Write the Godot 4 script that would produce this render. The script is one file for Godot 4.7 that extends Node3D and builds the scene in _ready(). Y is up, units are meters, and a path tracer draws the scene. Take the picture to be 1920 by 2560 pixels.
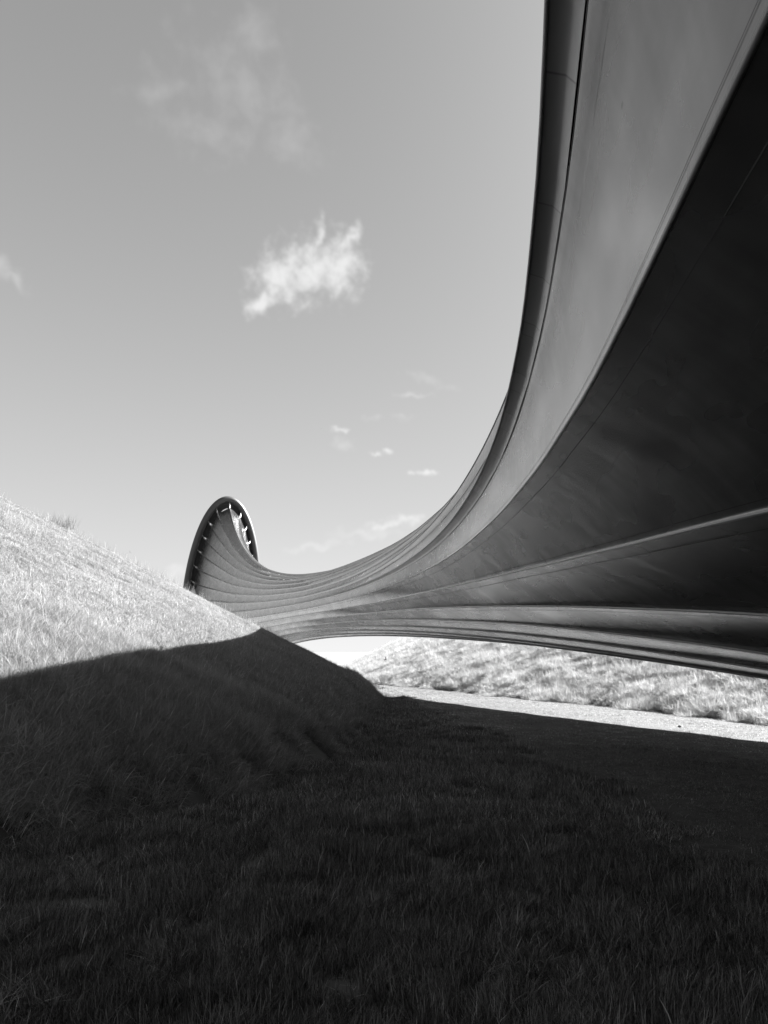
extends Node3D
# A ribbed membrane tube stretched between two elliptical steel rings in a grassy cutting. Photograph is black and white.

const EYE := 1.6                      # camera above the valley floor (floor is y = 0)
const FOCAL := 1923.0                 # pixels of the 1920 x 2560 photograph
const HORIZON := 1628.0
const SUN_EL := 32.0
const SUN_AZ := 28.0                  # from +x towards -z
const EXPO := 6.1
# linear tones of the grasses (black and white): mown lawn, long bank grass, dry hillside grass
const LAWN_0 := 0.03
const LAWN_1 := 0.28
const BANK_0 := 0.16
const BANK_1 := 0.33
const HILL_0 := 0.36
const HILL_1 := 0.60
const S_NEAR := -0.075                # the near ring stands behind the photographer's shoulder
const N := 32                         # cables round the tube

# toe of the two grassy banks in plan (x, z)
const TOE_L := [-9.0,30.0, -6.5,14.0, -5.0,2.0, -4.0,-4.0, -3.2,-6.9, -2.65,-7.9, -1.9,-8.9, -1.42,-10.1, -1.0,-11.8, -0.72,-14.0, -0.5,-18.0, -0.3,-23.0, -0.15,-27.0, -0.3,-31.0, -1.6,-35.5, -5.0,-40.0, -12.0,-44.0, -26.0,-48.0, -60.0,-52.0]
const TOE_R := [60.0,4.0, 30.0,-4.0, 19.0,-11.5, 13.0,-17.0, 9.9,-20.7, 8.6,-23.2, 7.2,-26.2, 5.6,-28.4, 4.2,-30.4, 2.8,-33.2, 1.2,-36.0, -0.2,-38.5, -1.7,-43.0, -3.0,-49.0, -4.2,-57.0, -2.5,-64.0, 6.0,-70.0, 30.0,-78.0]
const SLOPE_L := 0.507                # far part of the near bank; it is steeper beside the photographer
const SLOPE_L_NEAR := 0.66
const SLOPE_R := 0.445

# small measured departures of each cable from the smooth form, centimetres (x, y, z) at the stations KNOT
const KNOT := [0.0,0.015,0.035,0.06,0.09,0.13,0.18,0.25,0.35,0.47,0.6,0.73,0.85,1.0]
const FIX_CM := [
	[0,0,0,0,0,0,0,0,0,0,0,0,0,0,0,0,0,0,0,0,0,0,-1,0,0,-3,-1,-1,-6,-1,-2,-8,-2,-4,-8,-1,-5,-4,-1,-2,2,0],
	[0,0,0,0,0,0,0,0,0,0,0,0,0,0,0,0,0,0,0,-1,0,0,-3,0,0,-6,-1,-1,-11,-2,-4,-17,-3,-9,-16,-3,-10,-8,-1,-4,3,1],
	[0,0,0,0,0,0,0,0,0,0,0,0,0,0,0,0,0,0,0,0,0,-1,-1,0,-1,-1,0,-2,-2,0,-2,-2,0,1,0,0,5,2,0,7,-2,0],
	[0,0,0,0,0,0,0,0,0,0,0,0,0,0,0,0,-1,0,0,-1,0,0,-2,0,0,-2,0,0,0,0,0,7,1,4,12,2,7,10,2,7,-6,-1],
	[0,0,0,0,0,0,0,0,0,0,0,0,0,0,0,0,0,0,0,-1,0,1,-1,0,1,0,0,1,3,0,1,10,2,3,12,2,4,8,2,1,-1,0],
	[0,0,0,0,0,0,0,0,0,0,0,0,0,0,0,0,-1,0,0,-1,0,0,-1,0,-1,-1,0,-2,3,1,-1,11,2,2,14,2,2,7,1,-4,-8,-2],
	[0,0,0,0,0,0,0,0,0,0,0,0,1,0,0,1,-1,0,1,-2,0,1,-2,0,1,-2,0,-1,3,1,-1,11,2,1,12,2,0,4,1,-5,-12,-2],
	[0,0,0,0,0,0,0,0,0,0,0,0,0,0,0,0,0,0,0,-1,0,1,-3,-1,2,-6,-1,0,0,0,-1,8,1,-1,10,2,-1,4,1,-2,-9,-2],
	[-1,-1,0,-1,-1,0,0,-1,0,2,0,0,3,-1,0,3,-1,0,2,-2,0,0,-1,0,-1,1,0,0,3,1,0,6,1,0,6,1,-1,1,0,-1,-4,-1],
	[0,-1,0,0,-1,0,0,0,0,-2,2,0,-4,4,1,-5,5,1,-3,5,1,-2,5,1,-1,3,1,-1,2,0,-1,2,0,-1,1,0,-1,0,0,-1,-1,0],
	[0,0,0,0,0,0,0,0,0,0,0,0,-1,1,0,-1,3,1,-1,4,1,-1,3,1,-1,2,0,-1,2,0,0,3,1,0,4,1,0,3,1,0,2,0],
	[0,0,0,0,0,0,1,0,0,1,-1,0,1,-2,0,1,-2,0,0,-2,0,0,-1,0,0,-2,0,0,-2,0,1,-1,0,1,0,0,1,1,0,1,1,0],
	[0,0,0,0,0,0,1,0,0,1,-1,0,0,-1,0,-1,-2,0,-1,-2,0,0,-3,-1,1,-4,-1,2,-5,-1,2,-5,-1,1,-3,-1,0,-1,0,0,1,0],
	[0,0,0,0,0,0,0,0,0,1,1,0,2,1,0,1,0,0,1,-1,0,1,-3,-1,0,-5,-1,-1,-7,-1,-2,-7,-1,-2,-6,-1,-1,-3,-1,0,1,0],
	[0,0,0,0,0,0,0,0,0,0,0,0,0,0,0,0,-1,0,0,-1,0,-1,-2,0,-1,-3,-1,-1,-4,-1,-1,-4,-1,-1,-2,0,-1,-1,0,0,1,0],
	[0,0,0,0,0,0,0,0,0,0,0,0,0,0,0,0,1,0,1,1,0,1,2,0,0,1,0,-2,-2,0,-2,-2,0,-2,-1,0,-1,-1,0,-1,0,0],
	[0,0,0,0,0,0,0,0,0,0,0,0,0,0,0,0,0,0,0,1,0,1,1,0,0,0,0,-1,-1,0,-1,-1,0,-1,-1,0,-1,0,0,0,0,0],
	[0,0,0,0,0,0,0,0,0,0,0,0,0,0,0,0,0,0,0,0,0,0,0,0,0,0,0,0,0,0,-1,-1,0,-1,0,0,0,0,0,0,0,0]]

var rng := RandomNumberGenerator.new()
var noise_a := FastNoiseLite.new()
var noise_b := FastNoiseLite.new()
var phi_near := PackedFloat64Array()
var phi_far := PackedFloat64Array()
# core height grid
const GX0 := -44.0
const GZ0 := -94.0
const GS := 0.4
const GNX := 241
const GNZ := 271
var gh := PackedFloat32Array()
var gl := PackedFloat32Array()
var gr := PackedFloat32Array()
var M := {}
var taken := {}

func numbered(called: String) -> String:
	var n: int = taken.get(called, 0)
	taken[called] = n + 1
	return called if n == 0 else "%s_%03d" % [called, n]

func tag(o: Node, label: String, category: String, group := "", kind := "") -> void:
	if label: o.set_meta("label", label)
	if category: o.set_meta("category", category)
	if group: o.set_meta("group", group)
	if kind: o.set_meta("kind", kind)

func put(called: String, mesh: Mesh, mat: Material, parent: Node = null) -> MeshInstance3D:
	var o := MeshInstance3D.new()
	o.mesh = mesh
	o.material_override = mat
	if parent == null:
		o.name = numbered(called)
		add_child(o)
	else:
		o.name = called
		parent.add_child(o, true)
	return o

func grey(v: float) -> Color:
	return Color(v, v, v).linear_to_srgb()

# ---------------------------------------------------------------- meshes
func grid_mesh(rows: Array, uvs: Array, cols: Array = []) -> ArrayMesh:
	var nr := rows.size()
	var nc: int = rows[0].size()
	var v := PackedVector3Array()
	var n := PackedVector3Array()
	var t := PackedVector2Array()
	var c := PackedColorArray()
	for i in nr:
		v.append_array(rows[i])
		t.append_array(uvs[i])
		if cols.size(): c.append_array(cols[i])
	for i in nr:
		for j in nc:
			var a: Vector3 = rows[mini(i + 1, nr - 1)][j] - rows[maxi(i - 1, 0)][j]
			var b: Vector3 = rows[i][mini(j + 1, nc - 1)] - rows[i][maxi(j - 1, 0)]
			n.append(a.cross(b).normalized())
	var ix := PackedInt32Array()
	for i in nr - 1:
		for j in nc - 1:
			var p := i * nc + j
			ix.append_array([p, p + 1, p + nc, p + 1, p + nc + 1, p + nc])
	# front faces run clockwise: make them agree with the normals
	if ix.size():
		var fn: Vector3 = (v[ix[2]] - v[ix[0]]).cross(v[ix[1]] - v[ix[0]])
		if fn.dot(n[ix[0]]) < 0.0:
			for q in range(0, ix.size(), 3):
				var w := ix[q + 1]
				ix[q + 1] = ix[q + 2]
				ix[q + 2] = w
	var arr := []
	arr.resize(Mesh.ARRAY_MAX)
	arr[Mesh.ARRAY_VERTEX] = v
	arr[Mesh.ARRAY_NORMAL] = n
	arr[Mesh.ARRAY_TEX_UV] = t
	if cols.size(): arr[Mesh.ARRAY_COLOR] = c
	arr[Mesh.ARRAY_INDEX] = ix
	var m := ArrayMesh.new()
	m.add_surface_from_arrays(Mesh.PRIMITIVE_TRIANGLES, arr)
	return m

func tube_mesh(path: PackedVector3Array, radii: PackedFloat32Array, sides := 8, closed := false) -> ArrayMesh:
	var rows := []
	var uvs := []
	var n := path.size()
	var side := Vector3.ZERO
	var along := 0.0
	for i in n:
		var d: Vector3
		if closed:
			d = (path[(i + 1) % (n - 1)] - path[(i - 1 + n - 1) % (n - 1)]).normalized()
		else:
			d = (path[mini(i + 1, n - 1)] - path[maxi(i - 1, 0)]).normalized()
		if side == Vector3.ZERO:
			side = d.cross(Vector3.UP if absf(d.y) < 0.9 else Vector3.RIGHT).normalized()
		side = (side - d * side.dot(d)).normalized()
		var up := side.cross(d)
		var row := PackedVector3Array()
		var uv := PackedVector2Array()
		if i: along += path[i].distance_to(path[i - 1])
		for j in sides + 1:
			var a := TAU * j / sides
			row.append(path[i] + (side * cos(a) + up * sin(a)) * radii[i])
			uv.append(Vector2(along, float(j) / sides))
		rows.append(row)
		uvs.append(uv)
	var m := grid_mesh(rows, uvs)
	return m

func even(n: int, r: float) -> PackedFloat32Array:
	var a := PackedFloat32Array()
	a.resize(n)
	a.fill(r)
	return a

# ---------------------------------------------------------------- the tube's form
func arc_phi(a: float, b: float, off: float) -> PackedFloat64Array:
	# angles of N points spaced evenly along an ellipse, 0 at the top, counting towards -x
	var steps := 1440
	var run := PackedFloat64Array()
	run.append(0.0)
	for i in range(1, steps * 2 + 1):
		var p0 := PI / 2 - TAU + TAU * (i - 1) / steps
		var p1 := PI / 2 - TAU + TAU * i / steps
		run.append(run[i - 1] + Vector2(a * (cos(p1) - cos(p0)), b * (sin(p1) - sin(p0))).length())
	var per := run[steps]
	var out := PackedFloat64Array()
	for k in N + 1:
		var want := per + (k + off) * per / N
		var lo := 0
		var hi := run.size() - 1
		while hi - lo > 1:
			var mid := (lo + hi) >> 1
			if run[mid] <= want: lo = mid
			else: hi = mid
		var t := (want - run[lo]) / maxf(run[hi] - run[lo], 1e-9)
		out.append(PI / 2 - TAU + TAU * (lo + t) / steps)
	return out

func section(s: float, ph: float, grow := 0.0, axial := 0.0) -> Vector3:
	var back := maxf(-s, 0.0)              # past the last fitted section the flare straightens towards the near ring
	s = maxf(s, 0.0)
	var u := 1.0 - s
	var flare := 0.012 * (1.0 - exp(-back / 0.012))
	grow += 48.0 * flare * 0.55
	var a := 0.7851 + (11.7472 - 0.7851) * pow(u, 4.6343) + (3.6354 - 0.7851) * pow(s, 7.0477) + grow
	var b := 1.2957 + (4.6328 - 1.2957) * pow(u, 4.0803) + (12.4152 - 1.2957) * pow(s, 4.4225) + grow
	var X := a * cos(ph)
	var Y := b * sin(ph)
	var yaw := -0.1987 * u - 0.4762 * s
	var pit := 0.2431 * u * u - 0.1034 * s * s
	var cx := 11.9906 * u - 18.4586 * s - 0.4045 * 4.0 * u * s + 32.0 * back
	var cy := 2.7437 * u + 4.2234 * s - 0.7444 * 4.0 * u * s + 2.0 * back
	var cz := -3.8105 * u - 87.8841 * s + 84.0 * back
	var ya := Y * sin(pit) + axial
	return Vector3(cx + X * cos(yaw) + ya * sin(yaw), cy + Y * cos(pit) + EYE, cz + X * sin(yaw) - ya * cos(yaw))

func cable_point(k: int, s: float) -> Vector3:
	var w := pow(maxf(s, 0.0), 0.485)
	var kk := posmod(k, N)
	var p := section(s, phi_near[kk] * (1.0 - w) + phi_far[kk] * w)
	if kk < FIX_CM.size():
		var j := 0
		while j < KNOT.size() - 2 and KNOT[j + 1] < s: j += 1
		var t: float = clampf((s - KNOT[j]) / (KNOT[j + 1] - KNOT[j]), 0.0, 1.0)
		t = t * t * (3.0 - 2.0 * t)
		var row: Array = FIX_CM[kk]
		var f0 := Vector3(row[j * 3], row[j * 3 + 1], row[j * 3 + 2])
		var f1 := Vector3(row[j * 3 + 3], row[j * 3 + 4], row[j * 3 + 5])
		p += f0.lerp(f1, t) * 0.01
	return p

func stations() -> PackedFloat64Array:
	var out := PackedFloat64Array()
	var n := 132
	for i in n + 1:
		var t := float(i) / n
		out.append(S_NEAR + (0.990 - S_NEAR) * pow(t, 1.45))
	return out

# ---------------------------------------------------------------- terrain
func signed_to(poly: Array, x: float, z: float) -> float:
	var best := 1e18
	var sgn := 1.0
	for i in range(0, poly.size() - 2, 2):
		var ax: float = poly[i]
		var az: float = poly[i + 1]
		var dx: float = poly[i + 2] - ax
		var dz: float = poly[i + 3] - az
		var px := x - ax
		var pz := z - az
		var t := clampf((px * dx + pz * dz) / (dx * dx + dz * dz), 0.0, 1.0)
		var qx := px - dx * t
		var qz := pz - dz * t
		var d := qx * qx + qz * qz
		if d < best:
			best = d
			sgn = 1.0 if dx * qz - dz * qx > 0.0 else -1.0
	return sqrt(best) * sgn

func cap(h: float) -> float:
	return h if h < 8.0 else 8.0 + 4.0 * (1.0 - exp(-(h - 8.0) / 4.0))

func smooth_up(d: float, slope: float) -> float:
	# a bank that starts with a short rounded foot
	if d <= 0.0: return 0.0
	return cap(slope * d)

func land(x: float, z: float, dl: float, dr: float) -> float:
	var h := smooth_up(dl, lerpf(SLOPE_L, SLOPE_L_NEAR, smoothstep(-14.0, -7.0, z))) + smooth_up(dr, SLOPE_R)
	h -= 0.03 * clampf(x - 1.0, 0.0, 16.0)            # the floor tilts gently to the right
	var drop := maxf(-54.0 - z, 0.0)
	h -= drop * drop * 0.011 if drop < 10.0 else 1.1 + (drop - 10.0) * 0.22
	var r := Vector2(x - 14.5, z - 3.5).length() / 12.5
	if r < 1.0: h -= 1.9 * (1.0 - r * r) * (1.0 - r * r)
	h -= 0.10 * (1.0 - smoothstep(0.0, 0.35, absf(dl + 0.05)))      # groove added to deepen the dark shadow crease along the near bank's foot
	if dl > 0.0: h += 0.20 * smoothstep(0.0, 0.45, dl)  # steep lip added so the foot of the bank shades itself
	if dl > 0.0: h += noise_a.get_noise_2d(x * 1.3, z * 1.3) * 0.05 * minf(dl, 1.0)
	if dr > 0.0: h += (noise_a.get_noise_2d(x * 2.2 + 50.0, z * 2.2) * 0.015 + noise_b.get_noise_2d(x * 4.5, z * 4.5) * 0.02) * minf(dr, 1.0)
	if dl <= 0.0 and dr <= 0.0: h += noise_a.get_noise_2d(x * 1.5, z * 1.5) * 0.02
	return maxf(h, -33.0)

func at_grid(a: PackedFloat32Array, x: float, z: float) -> float:
	var fx := clampf((x - GX0) / GS, 0.0, GNX - 1.001)
	var fz := clampf((z - GZ0) / GS, 0.0, GNZ - 1.001)
	var i := int(fx)
	var j := int(fz)
	var p := j * GNX + i
	var tx := fx - i
	var tz := fz - j
	return lerpf(lerpf(a[p], a[p + 1], tx), lerpf(a[p + GNX], a[p + GNX + 1], tx), tz)

func soften(a: PackedFloat32Array) -> void:
	# rounds the creases that a bent toe line would leave up the bank
	var b := a.duplicate()
	for pass_ in 3:
		for way in 2:
			var src := b.duplicate()
			for j in GNZ:
				for i in GNX:
					var sum := 0.0
					for q in range(-4, 5):
						sum += src[(j * GNX + clampi(i + q, 0, GNX - 1)) if way == 0 else (clampi(j + q, 0, GNZ - 1) * GNX + i)]
					b[j * GNX + i] = sum / 9.0
	for p in a.size():
		a[p] = lerpf(a[p], b[p], smoothstep(0.3, 2.0, a[p]))

func build_terrain() -> void:
	gh.resize(GNX * GNZ)
	gl.resize(GNX * GNZ)
	gr.resize(GNX * GNZ)
	for j in GNZ:
		for i in GNX:
			var x := GX0 + i * GS
			var z := GZ0 + j * GS
			var dl := -signed_to(TOE_L, x, z)
			var dr := signed_to(TOE_R, x, z)
			gl[j * GNX + i] = dl
			gr[j * GNX + i] = dr
	soften(gl)
	soften(gr)
	for j in GNZ:
		for i in GNX:
			var p := j * GNX + i
			gh[p] = land(GX0 + i * GS, GZ0 + j * GS, gl[p], gr[p])
	var nrm := PackedVector3Array()
	nrm.resize(GNX * GNZ)
	var pos := PackedVector3Array()
	pos.resize(GNX * GNZ)
	for j in GNZ:
		for i in GNX:
			var p := j * GNX + i
			pos[p] = Vector3(GX0 + i * GS, gh[p], GZ0 + j * GS)
			var hx := gh[j * GNX + mini(i + 1, GNX - 1)] - gh[j * GNX + maxi(i - 1, 0)]
			var hz := gh[mini(j + 1, GNZ - 1) * GNX + i] - gh[maxi(j - 1, 0) * GNX + i]
			nrm[p] = Vector3(-hx, 2.0 * GS, -hz).normalized()
	var parts := [PackedInt32Array(), PackedInt32Array(), PackedInt32Array()]
	for j in GNZ - 1:
		for i in GNX - 1:
			var p := j * GNX + i
			for tri in [[p, p + 1, p + GNX], [p + 1, p + GNX + 1, p + GNX]]:
				var dl: float = (gl[tri[0]] + gl[tri[1]] + gl[tri[2]]) / 3.0
				var dr: float = (gr[tri[0]] + gr[tri[1]] + gr[tri[2]]) / 3.0
				var w := 1 if dl > 0.0 else (2 if dr > 0.0 else 0)
				parts[w].append_array([tri[0], tri[1], tri[2]])
	var called := ["ground", "hill_left", "hill_right"]
	for w in 3:
		var arr := []
		arr.resize(Mesh.ARRAY_MAX)
		arr[Mesh.ARRAY_VERTEX] = pos
		arr[Mesh.ARRAY_NORMAL] = nrm
		arr[Mesh.ARRAY_INDEX] = parts[w]
		# keep only the used vertices
		var st := SurfaceTool.new()
		st.begin(Mesh.PRIMITIVE_TRIANGLES)
		var remap := {}
		for q in parts[w]:
			if not remap.has(q):
				remap[q] = remap.size()
				st.set_normal(nrm[q])
				st.add_vertex(pos[q])
		for q in parts[w]: st.add_index(remap[q])
		var o := put(called[w], st.commit(), M.thatch if w == 2 else M.soil)
		o.set_meta("kind", "structure")
		o.set_meta("label", ["valley floor of mown grass under the tube", "tall grass bank rising beside the path, half in shadow", "sunlit grass bank behind the tube"][w])
	# the land beyond, coarse
	var st2 := SurfaceTool.new()
	st2.begin(Mesh.PRIMITIVE_TRIANGLES)
	var x1 := GX0 + (GNX - 1) * GS
	var z1 := GZ0 + (GNZ - 1) * GS
	var xs := [-420.0, -200.0, -110.0, -70.0, GX0, -30.0, -15.0, 0.0, 15.0, 30.0, x1, 80.0, 120.0, 200.0, 420.0]
	var zs := [-420.0, -260.0, -180.0, -130.0, -108.0, GZ0, -70.0, -45.0, -20.0, 0.0, z1, 40.0, 80.0, 160.0, 420.0]
	var hh := func(x: float, z: float) -> Vector3:
		var dl := -signed_to(TOE_L, x, z)
		var dr := signed_to(TOE_R, x, z)
		return Vector3(x, land(x, z, dl, dr) - 0.05, z)
	for j in zs.size() - 1:
		for i in xs.size() - 1:
			if xs[i] >= GX0 - 0.01 and xs[i + 1] <= x1 + 0.01 and zs[j] >= GZ0 - 0.01 and zs[j + 1] <= z1 + 0.01: continue
			var a: Vector3 = hh.call(xs[i], zs[j])
			var b: Vector3 = hh.call(xs[i + 1], zs[j])
			var c: Vector3 = hh.call(xs[i], zs[j + 1])
			var d: Vector3 = hh.call(xs[i + 1], zs[j + 1])
			for q in [a, b, c, b, d, c]: st2.add_vertex(q)
	st2.generate_normals()
	put("terrain", st2.commit(), M.meadow).set_meta("kind", "structure")
	var sea := PlaneMesh.new()
	sea.size = Vector2(60000, 60000)
	var so := put("sea", sea, M.sea)
	so.position.y = -32.0
	so.set_meta("kind", "structure")

# ---------------------------------------------------------------- grass
func patch(seed_: int, per_m2: float, size: float, h0: float, h1: float, lean: float, width: float, tone0: float, tone1: float, straw: float, tuft: float, segs := 3, grain := 4.5) -> ArrayMesh:
	# a turf of single blades; tuft 0..1 gathers them into clumps of uneven height
	var r := RandomNumberGenerator.new()
	r.seed = seed_
	var nz := FastNoiseLite.new()
	nz.seed = seed_
	nz.frequency = 1.0
	nz.fractal_octaves = 2
	var v := PackedVector3Array()
	var n := PackedVector3Array()
	var c := PackedColorArray()
	var ix := PackedInt32Array()
	var want := int(per_m2 * size * size)
	var made := 0
	var tries := 0
	while made < want and tries < want * 6:
		tries += 1
		var x := r.randf_range(-0.62, 0.62)
		var z := r.randf_range(-0.62, 0.62)
		if r.randf() > smoothstep(0.62, 0.42, maxf(absf(x), absf(z))): continue
		x *= size
		z *= size
		var f := nz.get_noise_2d(x * grain, z * grain)
		var g := nz.get_noise_2d(x * 1.6 + 30.0, z * 1.6)
		if r.randf() < tuft * smoothstep(0.1, -0.35, f + 0.5 * g): continue
		made += 1
		var root := Vector3(x, -0.025, z)
		var h := r.randf_range(h0, h1) * (1.0 + 1.1 * tuft * (f + 0.6 * g))
		if r.randf() < 0.04: h *= 1.35
		var la := nz.get_noise_2d(x * 2.5 - 40.0, z * 2.5) * 5.0 + r.randf_range(-2.4, 2.4)
		var ln := lean * r.randf_range(0.1, 1.0)
		var dir := Vector3(cos(la), 0, sin(la))
		var fa := la + PI / 2 + r.randf_range(-0.8, 0.8)
		var across := Vector3(cos(fa), 0, sin(fa))
		var w := width * r.randf_range(0.6, 1.2)
		var tone := lerpf(tone0, tone1, pow(r.randf(), 2.0)) * (1.0 + 0.35 * g)
		if r.randf() < straw: tone = tone1 * r.randf_range(1.3, 2.2)
		var base := v.size()
		for i in segs + 1:
			var t := float(i) / segs
			var p := root + dir * (h * ln * t * t) + Vector3.UP * (h * t * (1.0 - 0.38 * ln * t))
			var ww := w * (1.0 - 0.88 * t * t) * 0.5
			var tang := (dir * (2.0 * ln * t) + Vector3.UP).normalized()
			var nn := across.cross(tang).normalized()
			v.append(p - across * ww)
			v.append(p + across * ww)
			n.append(nn)
			n.append(nn)
			c.append(Color(tone, tone, tone))
			c.append(Color(tone, tone, tone))
		for i in segs:
			var q := base + i * 2
			ix.append_array([q, q + 2, q + 1, q + 1, q + 2, q + 3])   # clockwise from the side the normal points to
	var arr := []
	arr.resize(Mesh.ARRAY_MAX)
	arr[Mesh.ARRAY_VERTEX] = v
	arr[Mesh.ARRAY_NORMAL] = n
	arr[Mesh.ARRAY_COLOR] = c
	arr[Mesh.ARRAY_INDEX] = ix
	var m := ArrayMesh.new()
	m.add_surface_from_arrays(Mesh.PRIMITIVE_TRIANGLES, arr)
	return m

func scatter_to(parent: Node, meshes: Array, lists: Array) -> void:
	for k in meshes.size():
		var buf: PackedFloat32Array = lists[k]
		if buf.size() == 0: continue
		var mm := MultiMesh.new()
		mm.transform_format = MultiMesh.TRANSFORM_3D
		mm.use_colors = true
		mm.mesh = meshes[k]
		mm.instance_count = buf.size() / 16
		mm.buffer = buf
		var o := MultiMeshInstance3D.new()
		o.multimesh = mm
		o.material_override = M.grass
		o.name = "blades"
		parent.add_child(o, true)
		o.set_meta("kind", "stuff")

func add_turf(list: PackedFloat32Array, x: float, z: float, sx: float, sy: float, follow: float, tone: float) -> void:
	var p := Vector3(x, at_grid(gh, x, z), z)
	var gx := (at_grid(gh, x + 0.3, z) - at_grid(gh, x - 0.3, z)) / 0.6
	var gz := (at_grid(gh, x, z + 0.3) - at_grid(gh, x, z - 0.3)) / 0.6
	var turn := rng.randf() * TAU
	# the turf's plane lies on the slope; blades lean between the slope's normal and the vertical
	var fx := Vector3(cos(turn), gx * cos(turn) + gz * sin(turn), sin(turn)) * sx
	var fz := Vector3(-sin(turn), -gx * sin(turn) + gz * cos(turn), cos(turn)) * sx
	var up := (Vector3(-gx, 1.0, -gz).normalized() * follow + Vector3.UP * (1.0 - follow) + Vector3(rng.randf_range(-0.12, 0.12), 0, rng.randf_range(-0.12, 0.12))).normalized() * sy
	list.append_array([fx.x, up.x, fz.x, p.x, fx.y, up.y, fz.y, p.y, fx.z, up.z, fz.z, p.z, tone, tone, tone, 1.0])

func lists(n: int) -> Array:
	var a := []
	for i in n: a.append(PackedFloat32Array())
	return a

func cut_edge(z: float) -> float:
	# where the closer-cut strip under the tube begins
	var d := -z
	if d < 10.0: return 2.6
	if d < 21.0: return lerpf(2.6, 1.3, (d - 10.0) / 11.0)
	return lerpf(1.3, -0.6, clampf((d - 21.0) / 15.0, 0.0, 1.0))

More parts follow.
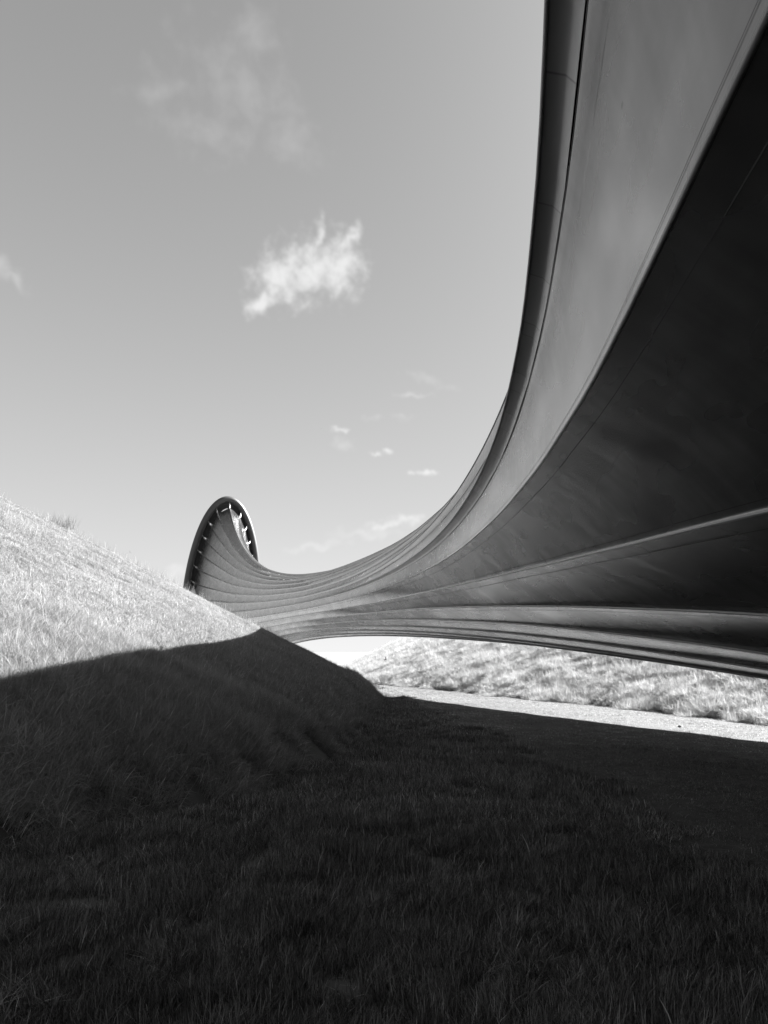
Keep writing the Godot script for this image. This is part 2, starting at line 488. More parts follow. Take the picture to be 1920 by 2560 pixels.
func build_grass() -> void:
	rng.seed = 11
	var inside := func(x: float, z: float, margin: float) -> bool:
		# only what can be seen from about here
		var d := Vector2(x, z).length()
		return d < 6.0 or (z < 2.0 and absf(x) < -z * 0.62 + margin)
	# --- mown lawn of the valley floor
	var lawn := Node3D.new()
	lawn.name = "lawn_grass"
	add_child(lawn)
	tag(lawn, "short mown grass covering the valley floor in the tube's shade", "grass", "", "stuff")
	var lm := []
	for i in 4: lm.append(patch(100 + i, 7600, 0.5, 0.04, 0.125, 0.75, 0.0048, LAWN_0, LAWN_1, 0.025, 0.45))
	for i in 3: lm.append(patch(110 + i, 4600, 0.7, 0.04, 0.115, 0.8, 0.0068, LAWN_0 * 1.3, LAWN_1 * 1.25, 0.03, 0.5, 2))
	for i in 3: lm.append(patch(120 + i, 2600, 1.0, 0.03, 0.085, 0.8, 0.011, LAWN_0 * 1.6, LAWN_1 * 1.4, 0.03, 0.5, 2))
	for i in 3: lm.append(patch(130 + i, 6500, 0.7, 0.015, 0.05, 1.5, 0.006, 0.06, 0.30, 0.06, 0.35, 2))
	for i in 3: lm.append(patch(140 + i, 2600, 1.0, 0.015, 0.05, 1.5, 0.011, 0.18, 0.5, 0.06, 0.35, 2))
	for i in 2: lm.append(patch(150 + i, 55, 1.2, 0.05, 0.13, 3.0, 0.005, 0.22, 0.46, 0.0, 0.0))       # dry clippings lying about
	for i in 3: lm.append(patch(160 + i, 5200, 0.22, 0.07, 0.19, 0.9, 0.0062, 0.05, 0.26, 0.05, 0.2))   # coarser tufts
	var l0 := lists(lm.size())
	for ring in [[0.0, 7.5, 0.36, 0], [7.5, 15.0, 0.5, 4], [15.0, 62.0, 0.72, 7]]:
		var step: float = ring[2]
		var zz := 5.0
		while zz > -62.0:
			zz -= step
			var xx := -8.0
			while xx < 12.0:
				xx += step
				var x := xx + rng.randf_range(-0.5, 0.5) * step
				var z := zz + rng.randf_range(-0.5, 0.5) * step
				var d := Vector2(x, z).length()
				if d < ring[0] or d >= ring[1] or not inside.call(x, z, 2.5): continue
				if at_grid(gl, x, z) > -0.15 or at_grid(gr, x, z) > 0.05: continue  # turf stops short, so bare dark soil stands in for the shaded crease
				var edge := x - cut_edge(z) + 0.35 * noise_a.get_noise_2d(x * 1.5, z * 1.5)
				var tone := 1.0 + 0.3 * noise_b.get_noise_2d(x * 3.0, z * 3.0) + 0.3 * noise_a.get_noise_2d(x * 0.8, z * 0.8)
				var hs := 1.0 + 0.7 * noise_a.get_noise_2d(x * 3.0 + 9.0, z * 3.0)
				var which := 0
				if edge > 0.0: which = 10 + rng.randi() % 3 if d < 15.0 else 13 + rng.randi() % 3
				elif ring[3] == 0: which = rng.randi() % 4
				else: which = ring[3] + rng.randi() % 3
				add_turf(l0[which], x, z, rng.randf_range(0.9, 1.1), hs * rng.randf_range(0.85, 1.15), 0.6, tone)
				if d < 16.0 and rng.randf() < step * step * 0.8: add_turf(l0[16 + rng.randi() % 2], x, z, 1.0, rng.randf_range(0.7, 1.2), 0.6, rng.randf_range(0.6, 1.1))
				if d < 18.0 and edge < 0.0 and rng.randf() < step * step * 1.6: add_turf(l0[18 + rng.randi() % 3], x + rng.randf() * 0.3, z + rng.randf() * 0.3, rng.randf_range(0.7, 1.4), rng.randf_range(0.6, 1.2), 0.4, rng.randf_range(0.7, 1.3))
	scatter_to(lawn, lm, l0)
	# --- long grass on the near bank
	var bank := Node3D.new()
	bank.name = "bank_grass"
	add_child(bank)
	tag(bank, "long tangled grass on the near bank, upper half in sun", "grass", "", "stuff")
	var bm := []
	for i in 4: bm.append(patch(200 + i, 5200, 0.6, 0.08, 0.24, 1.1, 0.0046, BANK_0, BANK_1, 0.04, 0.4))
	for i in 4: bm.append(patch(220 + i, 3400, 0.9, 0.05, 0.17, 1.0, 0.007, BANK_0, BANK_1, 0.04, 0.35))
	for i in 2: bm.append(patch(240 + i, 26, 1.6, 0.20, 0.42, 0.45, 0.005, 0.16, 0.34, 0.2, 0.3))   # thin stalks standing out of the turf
	var l1 := lists(10)
	for ring in [[0.0, 13.0, 0.38, 0], [13.0, 46.0, 0.56, 4]]:
		var step: float = ring[2]
		var zz := 4.0
		while zz > -44.0:
			zz -= step
			var xx := -30.0
			while xx < 2.0:
				xx += step
				var x := xx + rng.randf_range(-0.6, 0.6) * step
				var z := zz + rng.randf_range(-0.6, 0.6) * step
				var d := Vector2(x, z).length()
				if d < ring[0] or d >= ring[1] or not inside.call(x, z, 3.5): continue
				var dl := at_grid(gl, x, z)
				if dl < 0.14: continue  # bank side of the bare soil line that imitates the shaded crease
				var tone := 1.0 + 0.22 * noise_b.get_noise_2d(x * 2.0, z * 2.0) + 0.15 * noise_a.get_noise_2d(x * 0.7, z * 0.7)
				var hs := (1.0 + 0.3 * noise_a.get_noise_2d(x * 2.0 + 9.0, z * 2.0)) * lerpf(1.15, 0.5, smoothstep(0.6, 6.0, dl))
				add_turf(l1[ring[3] + rng.randi() % 4], x, z, rng.randf_range(0.9, 1.15), hs * rng.randf_range(0.85, 1.15), 0.7, tone)
				if rng.randf() < step * step * 0.35: add_turf(l1[8 + rng.randi() % 2], x, z, 1.0, rng.randf_range(0.6, 1.15), 0.3, 1.0)
	scatter_to(bank, bm, l1)
	# --- tussocky grass on the far bank
	var far := Node3D.new()
	far.name = "hillside_grass"
	add_child(far)
	tag(far, "sunlit rough tussocky grass on the bank behind the tube", "grass", "", "stuff")
	var fm := []
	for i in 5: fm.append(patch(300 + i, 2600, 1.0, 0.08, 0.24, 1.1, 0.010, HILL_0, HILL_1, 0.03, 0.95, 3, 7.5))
	var l2 := lists(5)
	var zf := -8.0
	while zf > -74.0:
		zf -= 0.6
		var xf := -8.0
		while xf < 42.0:
			xf += 0.6
			var x := xf + rng.randf_range(-0.4, 0.4)
			var z := zf + rng.randf_range(-0.4, 0.4)
			if not inside.call(x, z, 4.0): continue
			var dr := at_grid(gr, x, z)
			if dr < 0.0: continue
			if dr > 14.0 and z > -50.0: continue
			var cl := noise_b.get_noise_2d(x * 4.0, z * 4.0) + 0.5 * noise_a.get_noise_2d(x * 2.0, z * 2.0)
			add_turf(l2[rng.randi() % 5], x, z, rng.randf_range(0.85, 1.15), clampf(1.0 + 0.4 * cl, 0.5, 1.4) * rng.randf_range(0.8, 1.2), 0.6, 1.0 + 0.15 * cl)
	scatter_to(far, fm, l2)
	# --- one big tussock standing up on the skyline of the near bank
	var spot := Vector3(-11.6, 0, -27.3)
	spot.y = at_grid(gh, spot.x, spot.z)
	var to := put("grass_tussock", patch(400, 420, 0.8, 0.25, 0.6, 0.7, 0.010, 0.10, 0.20, 0.15, 0.25), M.grass)
	to.position = spot
	tag(to, "tall spiky grass tussock standing on the crest of the near bank", "tussock")

# ---------------------------------------------------------------- the sculpture
func build_tube() -> void:
	phi_near = arc_phi(11.7472, 4.6328, -0.2224)
	phi_far = arc_phi(3.6354, 12.4152, -0.0601)
	var root := Node3D.new()
	root.name = "membrane_tube"
	add_child(root)
	tag(root, "giant ribbed fabric tube flaring between two elliptical steel rings above the grass", "sculpture")
	var st := stations()
	var ns := st.size()
	var cab := []
	for k in N:
		var a := PackedVector3Array()
		for s in st: a.append(cable_point(k, s))
		cab.append(a)
	var mid := PackedVector3Array()
	for i in ns:
		var c := Vector3.ZERO
		for k in N: c += cab[k][i]
		mid.append(c / N)
	rng.seed = 5
	var across_at := PackedFloat64Array()
	for j in 10: across_at.append(0.5 * pow(j / 9.0, 2.1))
	for j in 9: across_at.append(1.0 - across_at[8 - j])
	for k in N:
		var A: PackedVector3Array = cab[k]
		var B: PackedVector3Array = cab[(k + 1) % N]
		var low := k >= 9 and k <= 22          # panels of the underside fold against their lower cable
		var rows := []
		var uvs := []
		var inn := PackedVector3Array()
		var run := 0.0
		for i in ns:
			var tang := (A[mini(i + 1, ns - 1)] - A[maxi(i - 1, 0)] + B[mini(i + 1, ns - 1)] - B[maxi(i - 1, 0)]).normalized()
			var across := B[i] - A[i]
			var nn := tang.cross(across).normalized()
			if nn.dot(mid[i] - (A[i] + B[i]) * 0.5) < 0.0: nn = -nn
			inn.append(nn)
			var wd := across.length()
			if i: run += A[i].distance_to(A[i - 1])
			var row := PackedVector3Array()
			var uv := PackedVector2Array()
			for w in across_at:
				row.append(dish(A[i], across, nn, wd, w, st[i], low))
				uv.append(Vector2(run / 9.0 + k * 0.37, w * clampf(wd, 0.3, 3.0) / 3.0 + k * 0.61))
			rows.append(row)
			uvs.append(uv)
		var pan := put("panel", grid_mesh(rows, uvs), M.membrane, root)
		# weld seams beside the two cable pockets, and the pocket's overlapping strip
		for side in 2:
			var r2 := []
			var u2 := []
			for i in ns:
				var across := B[i] - A[i]
				var wd := across.length()
				var off := (minf(0.165, 0.27 * wd) if side == 0 else minf(0.07, 0.12 * wd)) / wd
				var half := (0.0028 if side == 0 else 0.0018) / wd
				var row := PackedVector3Array()
				for e in [off - half, off + half]:
					var w: float = e if side == 0 else 1.0 - e
					row.append(dish(A[i], across, inn[i], wd, w, st[i], low) - inn[i] * 0.004)
				r2.append(row)
				u2.append(PackedVector2Array([Vector2(0, 0), Vector2(1, 0)]))
			put("seam", grid_mesh(r2, u2), M.seam, pan)
		if not low:
			var r3 := []
			var u3 := []
			var flap := 0.0
			var nextp := 0.0
			var run3 := 0.0
			for i in ns:
				var across := B[i] - A[i]
				var wd := across.length()
				var off := minf(0.155, 0.255 * wd) / wd
				if i: run3 += A[i].distance_to(A[i - 1])
				if run3 >= nextp:
					nextp = run3 + rng.randf_range(0.35, 1.3)
					flap = rng.randf_range(0.002, 0.009)
				var row := PackedVector3Array()
				row.append(A[i] - inn[i] * 0.004)
				row.append(dish(A[i], across, inn[i], wd, off * 0.5, st[i], low) - inn[i] * 0.005)
				row.append(dish(A[i], across, inn[i], wd, off, st[i], low) - inn[i] * (0.003 + flap * minf(1.0, wd)))
				r3.append(row)
				var uu := run3 / 13.0 + k * 0.21
				u3.append(PackedVector2Array([Vector2(uu, 0), Vector2(uu, 0.15), Vector2(uu, 0.3)]))
			put("pocket_strip", grid_mesh(r3, u3), M.pocket, pan)
	for k in N:
		var path := PackedVector3Array()
		for s in st: path.append(cable_point(k, s))
		put("cable", tube_mesh(path, even(path.size(), 0.013), 8), M.cable, root)
	# rings, collars and the fittings that hold the cables
	for e in 2:
		var s := 1.0 if e else S_NEAR - 0.004
		var path := PackedVector3Array()
		for i in 193:
			path.append(section(s, TAU * (i % 192) / 192.0, 0.58))
		var ring := put("ring", tube_mesh(path, even(path.size(), 0.38), 20, true), M.steel, root)
		ring.set_meta("label", "upright oval steel tube ring at the far end" if e else "broad oval steel tube ring at the near end")
		var out := 1.0 if e else -1.0
		var rows := []
		var uvs := []
		for i in 193:
			var ph := TAU * (i % 192) / 192.0
			rows.append(PackedVector3Array([section(s, ph, 0.30, 0.30 * out), section(s, ph, 0.0, 0.42 * out), section(s, ph, -0.42, 0.10 * out), section(s, ph, -0.50, -0.28 * out)]))
			uvs.append(PackedVector2Array([Vector2(i, 0), Vector2(i, 1), Vector2(i, 2), Vector2(i, 3)]))
		put("collar", grid_mesh(rows, uvs), M.collar, ring)
		for k in N:
			var a := cable_point(k, 0.990 if e else S_NEAR)
			var ph: float = phi_far[k] if e else phi_near[k]
			var b := section(s, ph, 0.25, -0.1 * out)
			var d := b - a
			var pts := PackedVector3Array()
			var rad := PackedFloat32Array()
			for q in [[-0.15, 0.03], [-0.02, 0.05], [0.03, 0.085], [0.34, 0.095], [0.4, 0.04], [0.62, 0.035], [0.66, 0.06], [0.9, 0.06], [1.0, 0.03]]:
				pts.append(a + d * q[0] - (mid[ns - 1 if e else 0] - a).normalized() * 0.05)
				rad.append(q[1])
			put("fitting", tube_mesh(pts, rad, 8), M.fitting, ring)
	# a stay from the far ring down to the bank
	var top := section(1.0, PI * 0.985, 1.0)
	var foot := top + Vector3(-3.2, -5.5, -1.5)
	var sp := PackedVector3Array()
	for i in 9: sp.append(top.lerp(foot, i / 8.0))
	put("stay_cable", tube_mesh(sp, even(9, 0.05), 6), M.steel, root)

func dish(a: Vector3, across: Vector3, nn: Vector3, wd: float, w: float, s: float, low: bool) -> Vector3:
	# fabric between two ridge cables: a short steep fold on one side of the cable pocket, then a shallow hollow to the next cable
	var t := absf(2.0 * w - 1.0)
	var fold := minf(0.15, 0.16 * wd)
	var sag := fold * (1.0 - exp(-w * wd / (0.55 * fold))) * (1.0 - w) + wd * 0.035 * (1.0 - t * t)
	if low:
		var lip := minf(0.022, 0.13 * wd)
		sag = lip * (1.0 - exp(-(1.0 - w) * wd / (0.38 * lip))) * w + wd * 0.03 * (1.0 - t * t)
	sag *= smoothstep(1.0, 0.955, s) * smoothstep(S_NEAR - 0.005, S_NEAR + 0.03, s)
	return a + across * w + nn * sag

# ---------------------------------------------------------------- birds and small things
func bird(at: Vector3, span: float, heading: float, bank_: float, label: String) -> void:
	var root := Node3D.new()
	root.name = numbered("bird")
	add_child(root)
	root.position = at
	root.rotation = Vector3(0.1, heading, bank_)
	tag(root, label, "bird", "swallows flying over the valley")
	var pts := PackedVector3Array()
	var rad := PackedFloat32Array()
	for q in [[-0.30, 0.012], [-0.27, 0.035], [-0.20, 0.06], [-0.08, 0.085], [0.08, 0.075], [0.22, 0.04], [0.30, 0.02]]:
		pts.append(Vector3(0, 0, q[0]) * span)
		rad.append(q[1] * span)
	put("body", tube_mesh(pts, rad, 8), M.bird, root)
	for s in [-1.0, 1.0]:
		var rows := []
		var uvs := []
		for i in 7:
			var t := i / 6.0
			var x: float = s * (0.05 + 0.5 * t) * span
			var y := (0.16 * t - 0.05 * t * t) * span
			var lead := (-0.10 + 0.05 * t + 0.32 * t * t) * span
			var chord := 0.17 * (1.0 - t * t * 0.95) * span
			var th := 0.012 * span * (1.0 - t)
			rows.append(PackedVector3Array([Vector3(x, y, lead), Vector3(x, y + th, lead + chord * 0.4), Vector3(x, y, lead + chord), Vector3(x, y - th, lead + chord * 0.4), Vector3(x, y, lead)]))
			var uv := PackedVector2Array()
			uv.resize(5)
			uvs.append(uv)
		put("wing", grid_mesh(rows, uvs), M.bird, root)
		var tr := []
		for i in 4:
			var t := i / 3.0
			var w := 0.035 * (1.0 - 0.8 * t) * span
			var x: float = s * (0.01 + 0.07 * t) * span
			var z := (0.26 + 0.22 * t) * span
			tr.append(PackedVector3Array([Vector3(x - w, 0, z), Vector3(x, 0.006 * span, z), Vector3(x + w, 0, z), Vector3(x, -0.006 * span, z), Vector3(x - w, 0, z)]))
		var tu := []
		for i in 4:
			var uv := PackedVector2Array()
			uv.resize(5)
			tu.append(uv)
		put("tail_feather", grid_mesh(tr, tu), M.bird, root)

func aim(px: float, py: float) -> Vector3:
	var pitch := atan((HORIZON - 1280.0) / FOCAL)
	var x := (px - 960.0) / FOCAL
	var y := -(py - 1280.0) / FOCAL
	return Vector3(x, y * cos(pitch) + sin(pitch), -(cos(pitch) - y * sin(pitch)))

func lump(called: String, at: Vector3, size: float, label: String, category: String) -> void:
	var rows := []
	var uvs := []
	var nz := FastNoiseLite.new()
	nz.seed = 77
	nz.frequency = 1.2
	for i in 9:
		var row := PackedVector3Array()
		var uv := PackedVector2Array()
		var la := -PI / 2 + PI * i / 8.0
		for j in 13:
			var lo := TAU * (j % 12) / 12.0
			var d := Vector3(cos(la) * cos(lo), sin(la), cos(la) * sin(lo))
			row.append(d * Vector3(1, 0.6, 0.8) * size * (1.0 + 0.5 * nz.get_noise_3dv(d * 1.3)))
			uv.append(Vector2(j, i))
		rows.append(row)
		uvs.append(uv)
	var o := put(called, grid_mesh(rows, uvs), M.clod)
	o.position = at
	tag(o, label, category)

# ---------------------------------------------------------------- materials and sky
func std(albedo: float, rough: float, metal := 0.0) -> StandardMaterial3D:
	var m := StandardMaterial3D.new()
	m.albedo_color = grey(albedo)
	m.roughness = rough
	m.metallic = metal
	m.cull_mode = BaseMaterial3D.CULL_DISABLED
	return m

func tex(w: int, h: int, f: Callable) -> ImageTexture:
	var im := Image.create(w, h, true, Image.FORMAT_RGB8)
	for y in h:
		for x in w:
			var v: float = clampf(f.call(x, y), 0.0, 1.0)
			im.set_pixel(x, y, Color(v, v, v))
	im.generate_mipmaps()
	return ImageTexture.create_from_image(im)

func relief(w: int, h: int, f: Callable) -> ImageTexture:
	var im := Image.create(w, h, false, Image.FORMAT_RGBF)
	for y in h:
		for x in w:
			var v: float = f.call(x, y)
			im.set_pixel(x, y, Color(v, v, v))
	return ImageTexture.create_from_image(im)

func seamless(w: int, h: int, freq: float, seed_: int, oct := 4) -> Image:
	var nz := FastNoiseLite.new()
	nz.seed = seed_
	nz.frequency = freq
	nz.fractal_octaves = oct
	return nz.get_seamless_image(w, h)

func build_materials() -> void:
	noise_a.seed = 3
	noise_a.frequency = 0.35
	noise_a.fractal_octaves = 3
	noise_b.seed = 8
	noise_b.frequency = 0.25
	noise_b.fractal_octaves = 4
	# soil and thatch under the grass
	M.soil = std(1.0, 0.95)
	var s1 := seamless(256, 256, 0.03, 21, 5)
	var s2 := seamless(256, 256, 0.012, 22, 3)
	M.soil.albedo_texture = tex(256, 256, func(x, y): return lerpf(0.20, 0.36, 0.6 * s1.get_pixel(x, y).r + 0.4 * s2.get_pixel(x, y).r))
	M.soil.uv1_triplanar = true
	M.soil.uv1_world_triplanar = true
	M.soil.uv1_scale = Vector3(0.7, 0.7, 0.7)
	M.thatch = M.soil.duplicate()
	M.thatch.albedo_texture = tex(256, 256, func(x, y): return lerpf(0.26, 0.44, 0.6 * s1.get_pixel(x, y).r + 0.4 * s2.get_pixel(x, y).r))
	M.meadow = std(0.12, 0.95)
	# grass blades carry their own tone
	M.grass = std(1.0, 0.55)
	M.grass.vertex_color_use_as_albedo = true
	M.grass.backlight_enabled = true
	M.grass.backlight = Color(0.8, 0.8, 0.8)
	M.grass.metallic_specular = 0.35
	# membrane: slightly weathered coated fabric with faint run marks across the panels
	var a1 := seamless(512, 512, 0.012, 31, 5)
	var a2 := seamless(512, 512, 0.03, 32, 4)
	var dots := {}
	var rd := RandomNumberGenerator.new()
	rd.seed = 71
	for i in 26:
		var at := Vector2i(rd.randi() % 512, rd.randi() % 512)
		for dy in 3:
			for dx in 2: dots[at + Vector2i(dx, dy)] = rd.randf_range(0.35, 0.7)
	M.membrane = std(0.24, 0.31, 0.88)
	M.membrane.metallic_specular = 1.0
	M.membrane.clearcoat_enabled = true
	M.membrane.clearcoat = 0.8
	M.membrane.clearcoat_roughness = 0.18
	M.membrane.albedo_texture = tex(512, 512, func(x, y):
		# cloudy weathering, run marks across the panel, dark specks
		var run: float = a2.get_pixel((x * 2) % 512, (y / 5 + 100) % 512).r
		var v: float = 0.78 + 0.22 * (a1.get_pixel(x, y).r - 0.5) + 0.18 * (run - 0.5)
		return v * dots.get(Vector2i(x, y), 1.0))
	var rt := seamless(256, 256, 0.015, 35, 4)
	M.membrane.roughness_texture = tex(256, 256, func(x, y): return 0.55 + 0.6 * rt.get_pixel(x, y).r)
	# faint tension wrinkles, slanting across the panels
	var wn := FastNoiseLite.new()
	wn.seed = 36
	wn.frequency = 0.006
	wn.fractal_octaves = 3
	M.membrane.heightmap_enabled = true
	M.membrane.heightmap_texture = relief(512, 512, func(x, y):
		# made to repeat by blending the two ends
		var tx: float = x / 512.0
		var a: float = wn.get_noise_2d(x * 2.2 + y * 0.5, y * 0.45)
		var b: float = wn.get_noise_2d((x - 512) * 2.2 + y * 0.5, y * 0.45)
		return 0.5 + 0.5 * lerpf(a, b, smoothstep(0.8, 1.0, tx)))
	M.membrane.heightmap_scale = 1.0
	# pocket strips are welded from short lengths of the same fabric
	M.pocket = std(0.20, 0.32, 0.86)
	M.pocket.clearcoat_enabled = true
	M.pocket.clearcoat = 0.8
	M.pocket.clearcoat_roughness = 0.18
	M.pocket.metallic_specular = 1.0
	var lengths := PackedFloat32Array()
	while lengths.size() < 1024:
		var v := rd.randf_range(0.80, 1.0)
		for q in rd.randi_range(14, 90): lengths.append(v)
		lengths.append(0.62)
	M.pocket.albedo_texture = tex(1024, 16, func(x, y): return lengths[x])
	M.seam = std(0.05, 0.8)
	M.cable = std(0.22, 0.3)
	M.steel = std(0.065, 0.42)
	M.collar = std(0.05, 0.6)
	M.fitting = std(0.42, 0.35, 0.6)
	M.bird = std(0.02, 0.7)
	M.clod = std(0.06, 0.95)
	# tidal flats and water far below
	M.sea = std(0.62, 0.55)
	var f1 := seamless(512, 512, 0.006, 41, 4)
	var f2 := seamless(512, 512, 0.02, 42, 3)
	M.sea.albedo_texture = tex(512, 512, func(x, y): return 0.60 + 0.25 * (f1.get_pixel(x, y).r - 0.5) + 0.12 * (f2.get_pixel(x, y).r - 0.5))
	M.sea.uv1_triplanar = true
	M.sea.uv1_world_triplanar = true
	M.sea.uv1_scale = Vector3(0.0004, 0.001, 0.0012)

func sky_tone(el: float, cos_sun: float) -> float:
	# linear tone as displayed, elevation in degrees
	var e := maxf(el, 0.0)
	var base := 0.205 + 0.70 * exp(-e / 23.0)
	var ang := rad_to_deg(acos(clampf(cos_sun, -1.0, 1.0)))
	base += 0.9 * exp(-pow(ang / 30.0, 2.0)) + 0.06 * exp(-ang / 45.0)
	return base

func build_sky() -> Sky:
	var W := 3072
	var H := 1536
	var sun := sun_dir()
	var low := Image.create(520, 256, false, Image.FORMAT_RGBF)     # four columns wrapped on each side
	for y in 256:
		var el := 90.0 - 180.0 * (y + 0.5) / 256.0
		for x in 520:
			var az := TAU * (x - 4 + 0.5) / 512.0
			var e := deg_to_rad(el)
			var d := Vector3(sin(az) * cos(e), sin(e), -cos(az) * cos(e))
			var v := sky_tone(el, d.dot(sun))
			low.set_pixel(x, y, Color(v, v, v))
	low.resize(520 * 6, H, Image.INTERPOLATE_CUBIC)
	var pic := low.get_region(Rect2i(24, 0, W, H))
	# clouds as soft blobs torn by noise: each cloud is [strength, grain, blobs of (azimuth, elevation, half width, half height, tilt)] in degrees
	var clouds := [
		[0.85, 1.0, [[-6.0, 27.6, 3.3, 2.2, 0.12], [-3.8, 27.9, 2.0, 2.3, 0.6], [-8.1, 26.9, 2.4, 1.9, 0.35], [-9.8, 25.0, 1.5, 0.8, 0.7], [-5.2, 30.0, 0.6, 1.5, -0.1], [-2.7, 29.7, 0.6, 1.4, -0.5]]],
		[0.16, 0.6, [[-11.5, 38.5, 4.5, 2.6, -0.5], [-8.0, 36.5, 3.2, 1.8, -0.8], [-14.5, 35.5, 3.5, 1.6, -0.1], [-10.5, 41.5, 2.0, 2.0, 1.2], [-18.5, 37.5, 2.0, 1.5, 0.9]]],
		[0.26, 1.0, [[-28.6, 25.2, 1.2, 0.8, -0.5], [-27.4, 24.4, 1.3, 0.4, -0.5]]],
		[0.80, 1.8, [[-3.4, 16.3, 0.9, 0.25, 0.0]]], [0.25, 1.4, [[-3.2, 15.3, 0.6, 0.9, 1.4]]],
		[0.80, 2.2, [[-0.6, 14.6, 0.5, 0.22, 0.1], [0.3, 14.8, 0.5, 0.2, -0.2]]], [0.85, 2.2, [[2.2, 13.2, 0.4, 0.2, 0.0], [3.3, 13.2, 1.1, 0.2, -0.1]]],
		[0.35, 1.4, [[2.2, 18.9, 1.4, 0.25, 0.0]]], [0.2, 1.2, [[1.4, 17.3, 1.1, 0.4, 0.0], [-0.8, 17.2, 0.8, 0.3, 0.0], [3.4, 20.0, 2.2, 0.4, -0.3]]],
		[0.75, 1.4, [[1.6, 9.6, 1.7, 0.4, 0.05], [-0.2, 9.3, 1.4, 0.3, 0.0]]], [0.4, 1.0, [[-1.5, 8.6, 2.6, 0.5, 0.0], [-5.0, 7.6, 2.6, 0.4, 0.1]]],
		[0.6, 1.4, [[-15.3, 5.6, 0.9, 0.5, 0.3]]], [0.35, 0.8, [[-4.0, 3.5, 9.0, 0.8, 0.0], [-2.0, 1.8, 4.0, 0.35, 0.05]]]]
	var rg := RandomNumberGenerator.new()
	rg.seed = 909
	for i in 46:
		var az0 := rg.randf_range(38.0, 322.0)
		var el0 := rg.randf_range(6.0, 58.0)
		var big := rg.randf_range(0.6, 3.6)
		var blobs := []
		for q in 4:
			blobs.append([az0 + rg.randf_range(-1, 1) * big, el0 + rg.randf_range(-0.4, 0.4) * big, big * rg.randf_range(0.5, 1.1), big * rg.randf_range(0.25, 0.6), rg.randf_range(-0.5, 0.5)])
		clouds.append([rg.randf_range(0.2, 0.8), rg.randf_range(0.8, 1.4), blobs])
	var nz := FastNoiseLite.new()
	nz.seed = 61
	nz.frequency = 0.42
	nz.fractal_octaves = 5
	nz.fractal_gain = 0.58
	var warp := FastNoiseLite.new()
	warp.seed = 62
	warp.frequency = 0.5
	warp.fractal_octaves = 3
	for cl in clouds:
		var lo := Vector2(1e9, 1e9)
		var hi := Vector2(-1e9, -1e9)
		for b in cl[2]:
			var reach: float = maxf(b[2], b[3]) * 1.9
			var cel := cos(deg_to_rad(b[1]))
			lo = lo.min(Vector2(b[0] - reach / cel, b[1] - reach))
			hi = hi.max(Vector2(b[0] + reach / cel, b[1] + reach))
		var cel := cos(deg_to_rad((lo.y + hi.y) * 0.5))
		for y in range(clampi(int((90.0 - hi.y) / 180.0 * H), 0, H - 1), clampi(int((90.0 - lo.y) / 180.0 * H), 0, H / 2 - 1) + 1):
			var el := 90.0 - 180.0 * (y + 0.5) / H
			for x in range(int(floor(lo.x / 360.0 * W)), int(hi.x / 360.0 * W) + 2):
				var ga: float = (x + 0.5) / W * 360.0 * cel
				var g: float = cl[1]
				var wx := warp.get_noise_2d(ga * g, el * g) * 0.55 / g
				var wy := warp.get_noise_2d(ga * g + 90.0, el * g) * 0.55 / g
				var shape := -1.0
				for b in cl[2]:
					var da: float = ga - b[0] * cel + wx
					var de: float = el - b[1] + wy
					var u: float = (da * cos(b[4]) + de * sin(b[4])) / b[2]
					var w: float = (-da * sin(b[4]) + de * cos(b[4])) / b[3]
					shape = maxf(shape, 1.0 - sqrt(u * u + w * w))
				if shape < -0.7: continue
				var f := nz.get_noise_2d(ga * g * 1.6, el * g * 1.6)
				var a: float = cl[0] * (smoothstep(-0.3, 1.15, shape + 0.6 * f) if cl[0] > 0.2 else smoothstep(-0.25, 1.6, shape + 0.8 * f))
				if a <= 0.0: continue
				var xx := posmod(x, W)
				var v := pic.get_pixel(xx, y).r
				v += maxf(0.93 - v, 0.05) * a
				pic.set_pixel(xx, y, Color(v, v, v))
	var m := PanoramaSkyMaterial.new()
	m.panorama = ImageTexture.create_from_image(pic)
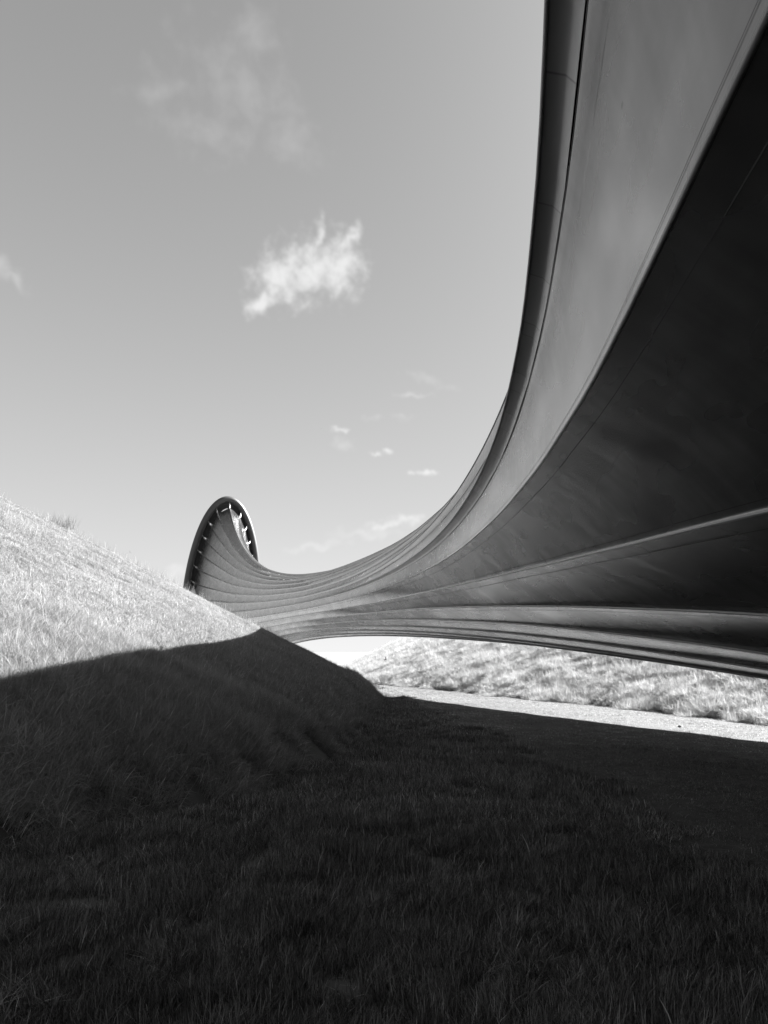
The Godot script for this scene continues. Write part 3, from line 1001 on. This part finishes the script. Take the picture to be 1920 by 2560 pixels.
	m.energy_multiplier = 1.0 / EXPO
	var sk := Sky.new()
	sk.sky_material = m
	return sk

func sun_dir() -> Vector3:
	var e := deg_to_rad(SUN_EL)
	var a := deg_to_rad(SUN_AZ)
	return Vector3(cos(e) * cos(a), sin(e), -cos(e) * sin(a))

func _ready() -> void:
	var cam := Camera3D.new()
	cam.name = "camera"
	cam.fov = rad_to_deg(2.0 * atan(1280.0 / FOCAL))
	cam.near = 0.05
	cam.far = 60000.0
	cam.position = Vector3(0, EYE, 0)
	cam.rotation.x = atan((HORIZON - 1280.0) / FOCAL)
	add_child(cam)
	cam.current = true
	var env := Environment.new()
	env.background_mode = Environment.BG_SKY
	env.sky = build_sky()
	env.tonemap_mode = Environment.TONE_MAPPER_LINEAR
	env.tonemap_exposure = EXPO
	env.sdfgi_enabled = true
	env.ssao_enabled = true
	env.ssil_enabled = true
	var we := WorldEnvironment.new()
	we.name = "environment"
	we.environment = env
	add_child(we)
	var sun := DirectionalLight3D.new()
	sun.name = "sun"
	sun.light_energy = 1.6
	sun.light_angular_distance = 0.5
	sun.shadow_enabled = true
	sun.look_at_from_position(sun_dir() * 100.0, Vector3.ZERO)
	add_child(sun)
	build_materials()
	build_terrain()
	build_tube()
	build_grass()
	bird(Vector3(0, EYE, 0) + aim(964, 1648) * 38.0, 0.30, -0.9, 1.0, "dark swallow in flight low in front of the sunlit bank")
	bird(Vector3(0, EYE, 0) + aim(325, 1380) * 70.0, 0.32, 0.6, -0.9, "dark swallow in flight just above the crest of the near bank")
	bird(Vector3(0, EYE, 0) + aim(401, 1226) * 110.0, 0.32, 0.3, 0.2, "tiny dark swallow high in the sky left of the upright ring")
	bird(Vector3(0, EYE, 0) + aim(803, 1071) * 120.0, 0.32, -0.3, 0.2, "tiny dark swallow in the open sky below the small cloud")
	var g := aim(1699, 1818)
	var at := Vector3(0, EYE, 0) + g * (EYE / -g.y)
	lump("earth_clod", at + Vector3(0, 0.015, 0), 0.034, "dark clod of earth lying on the sunlit mown strip", "clod")
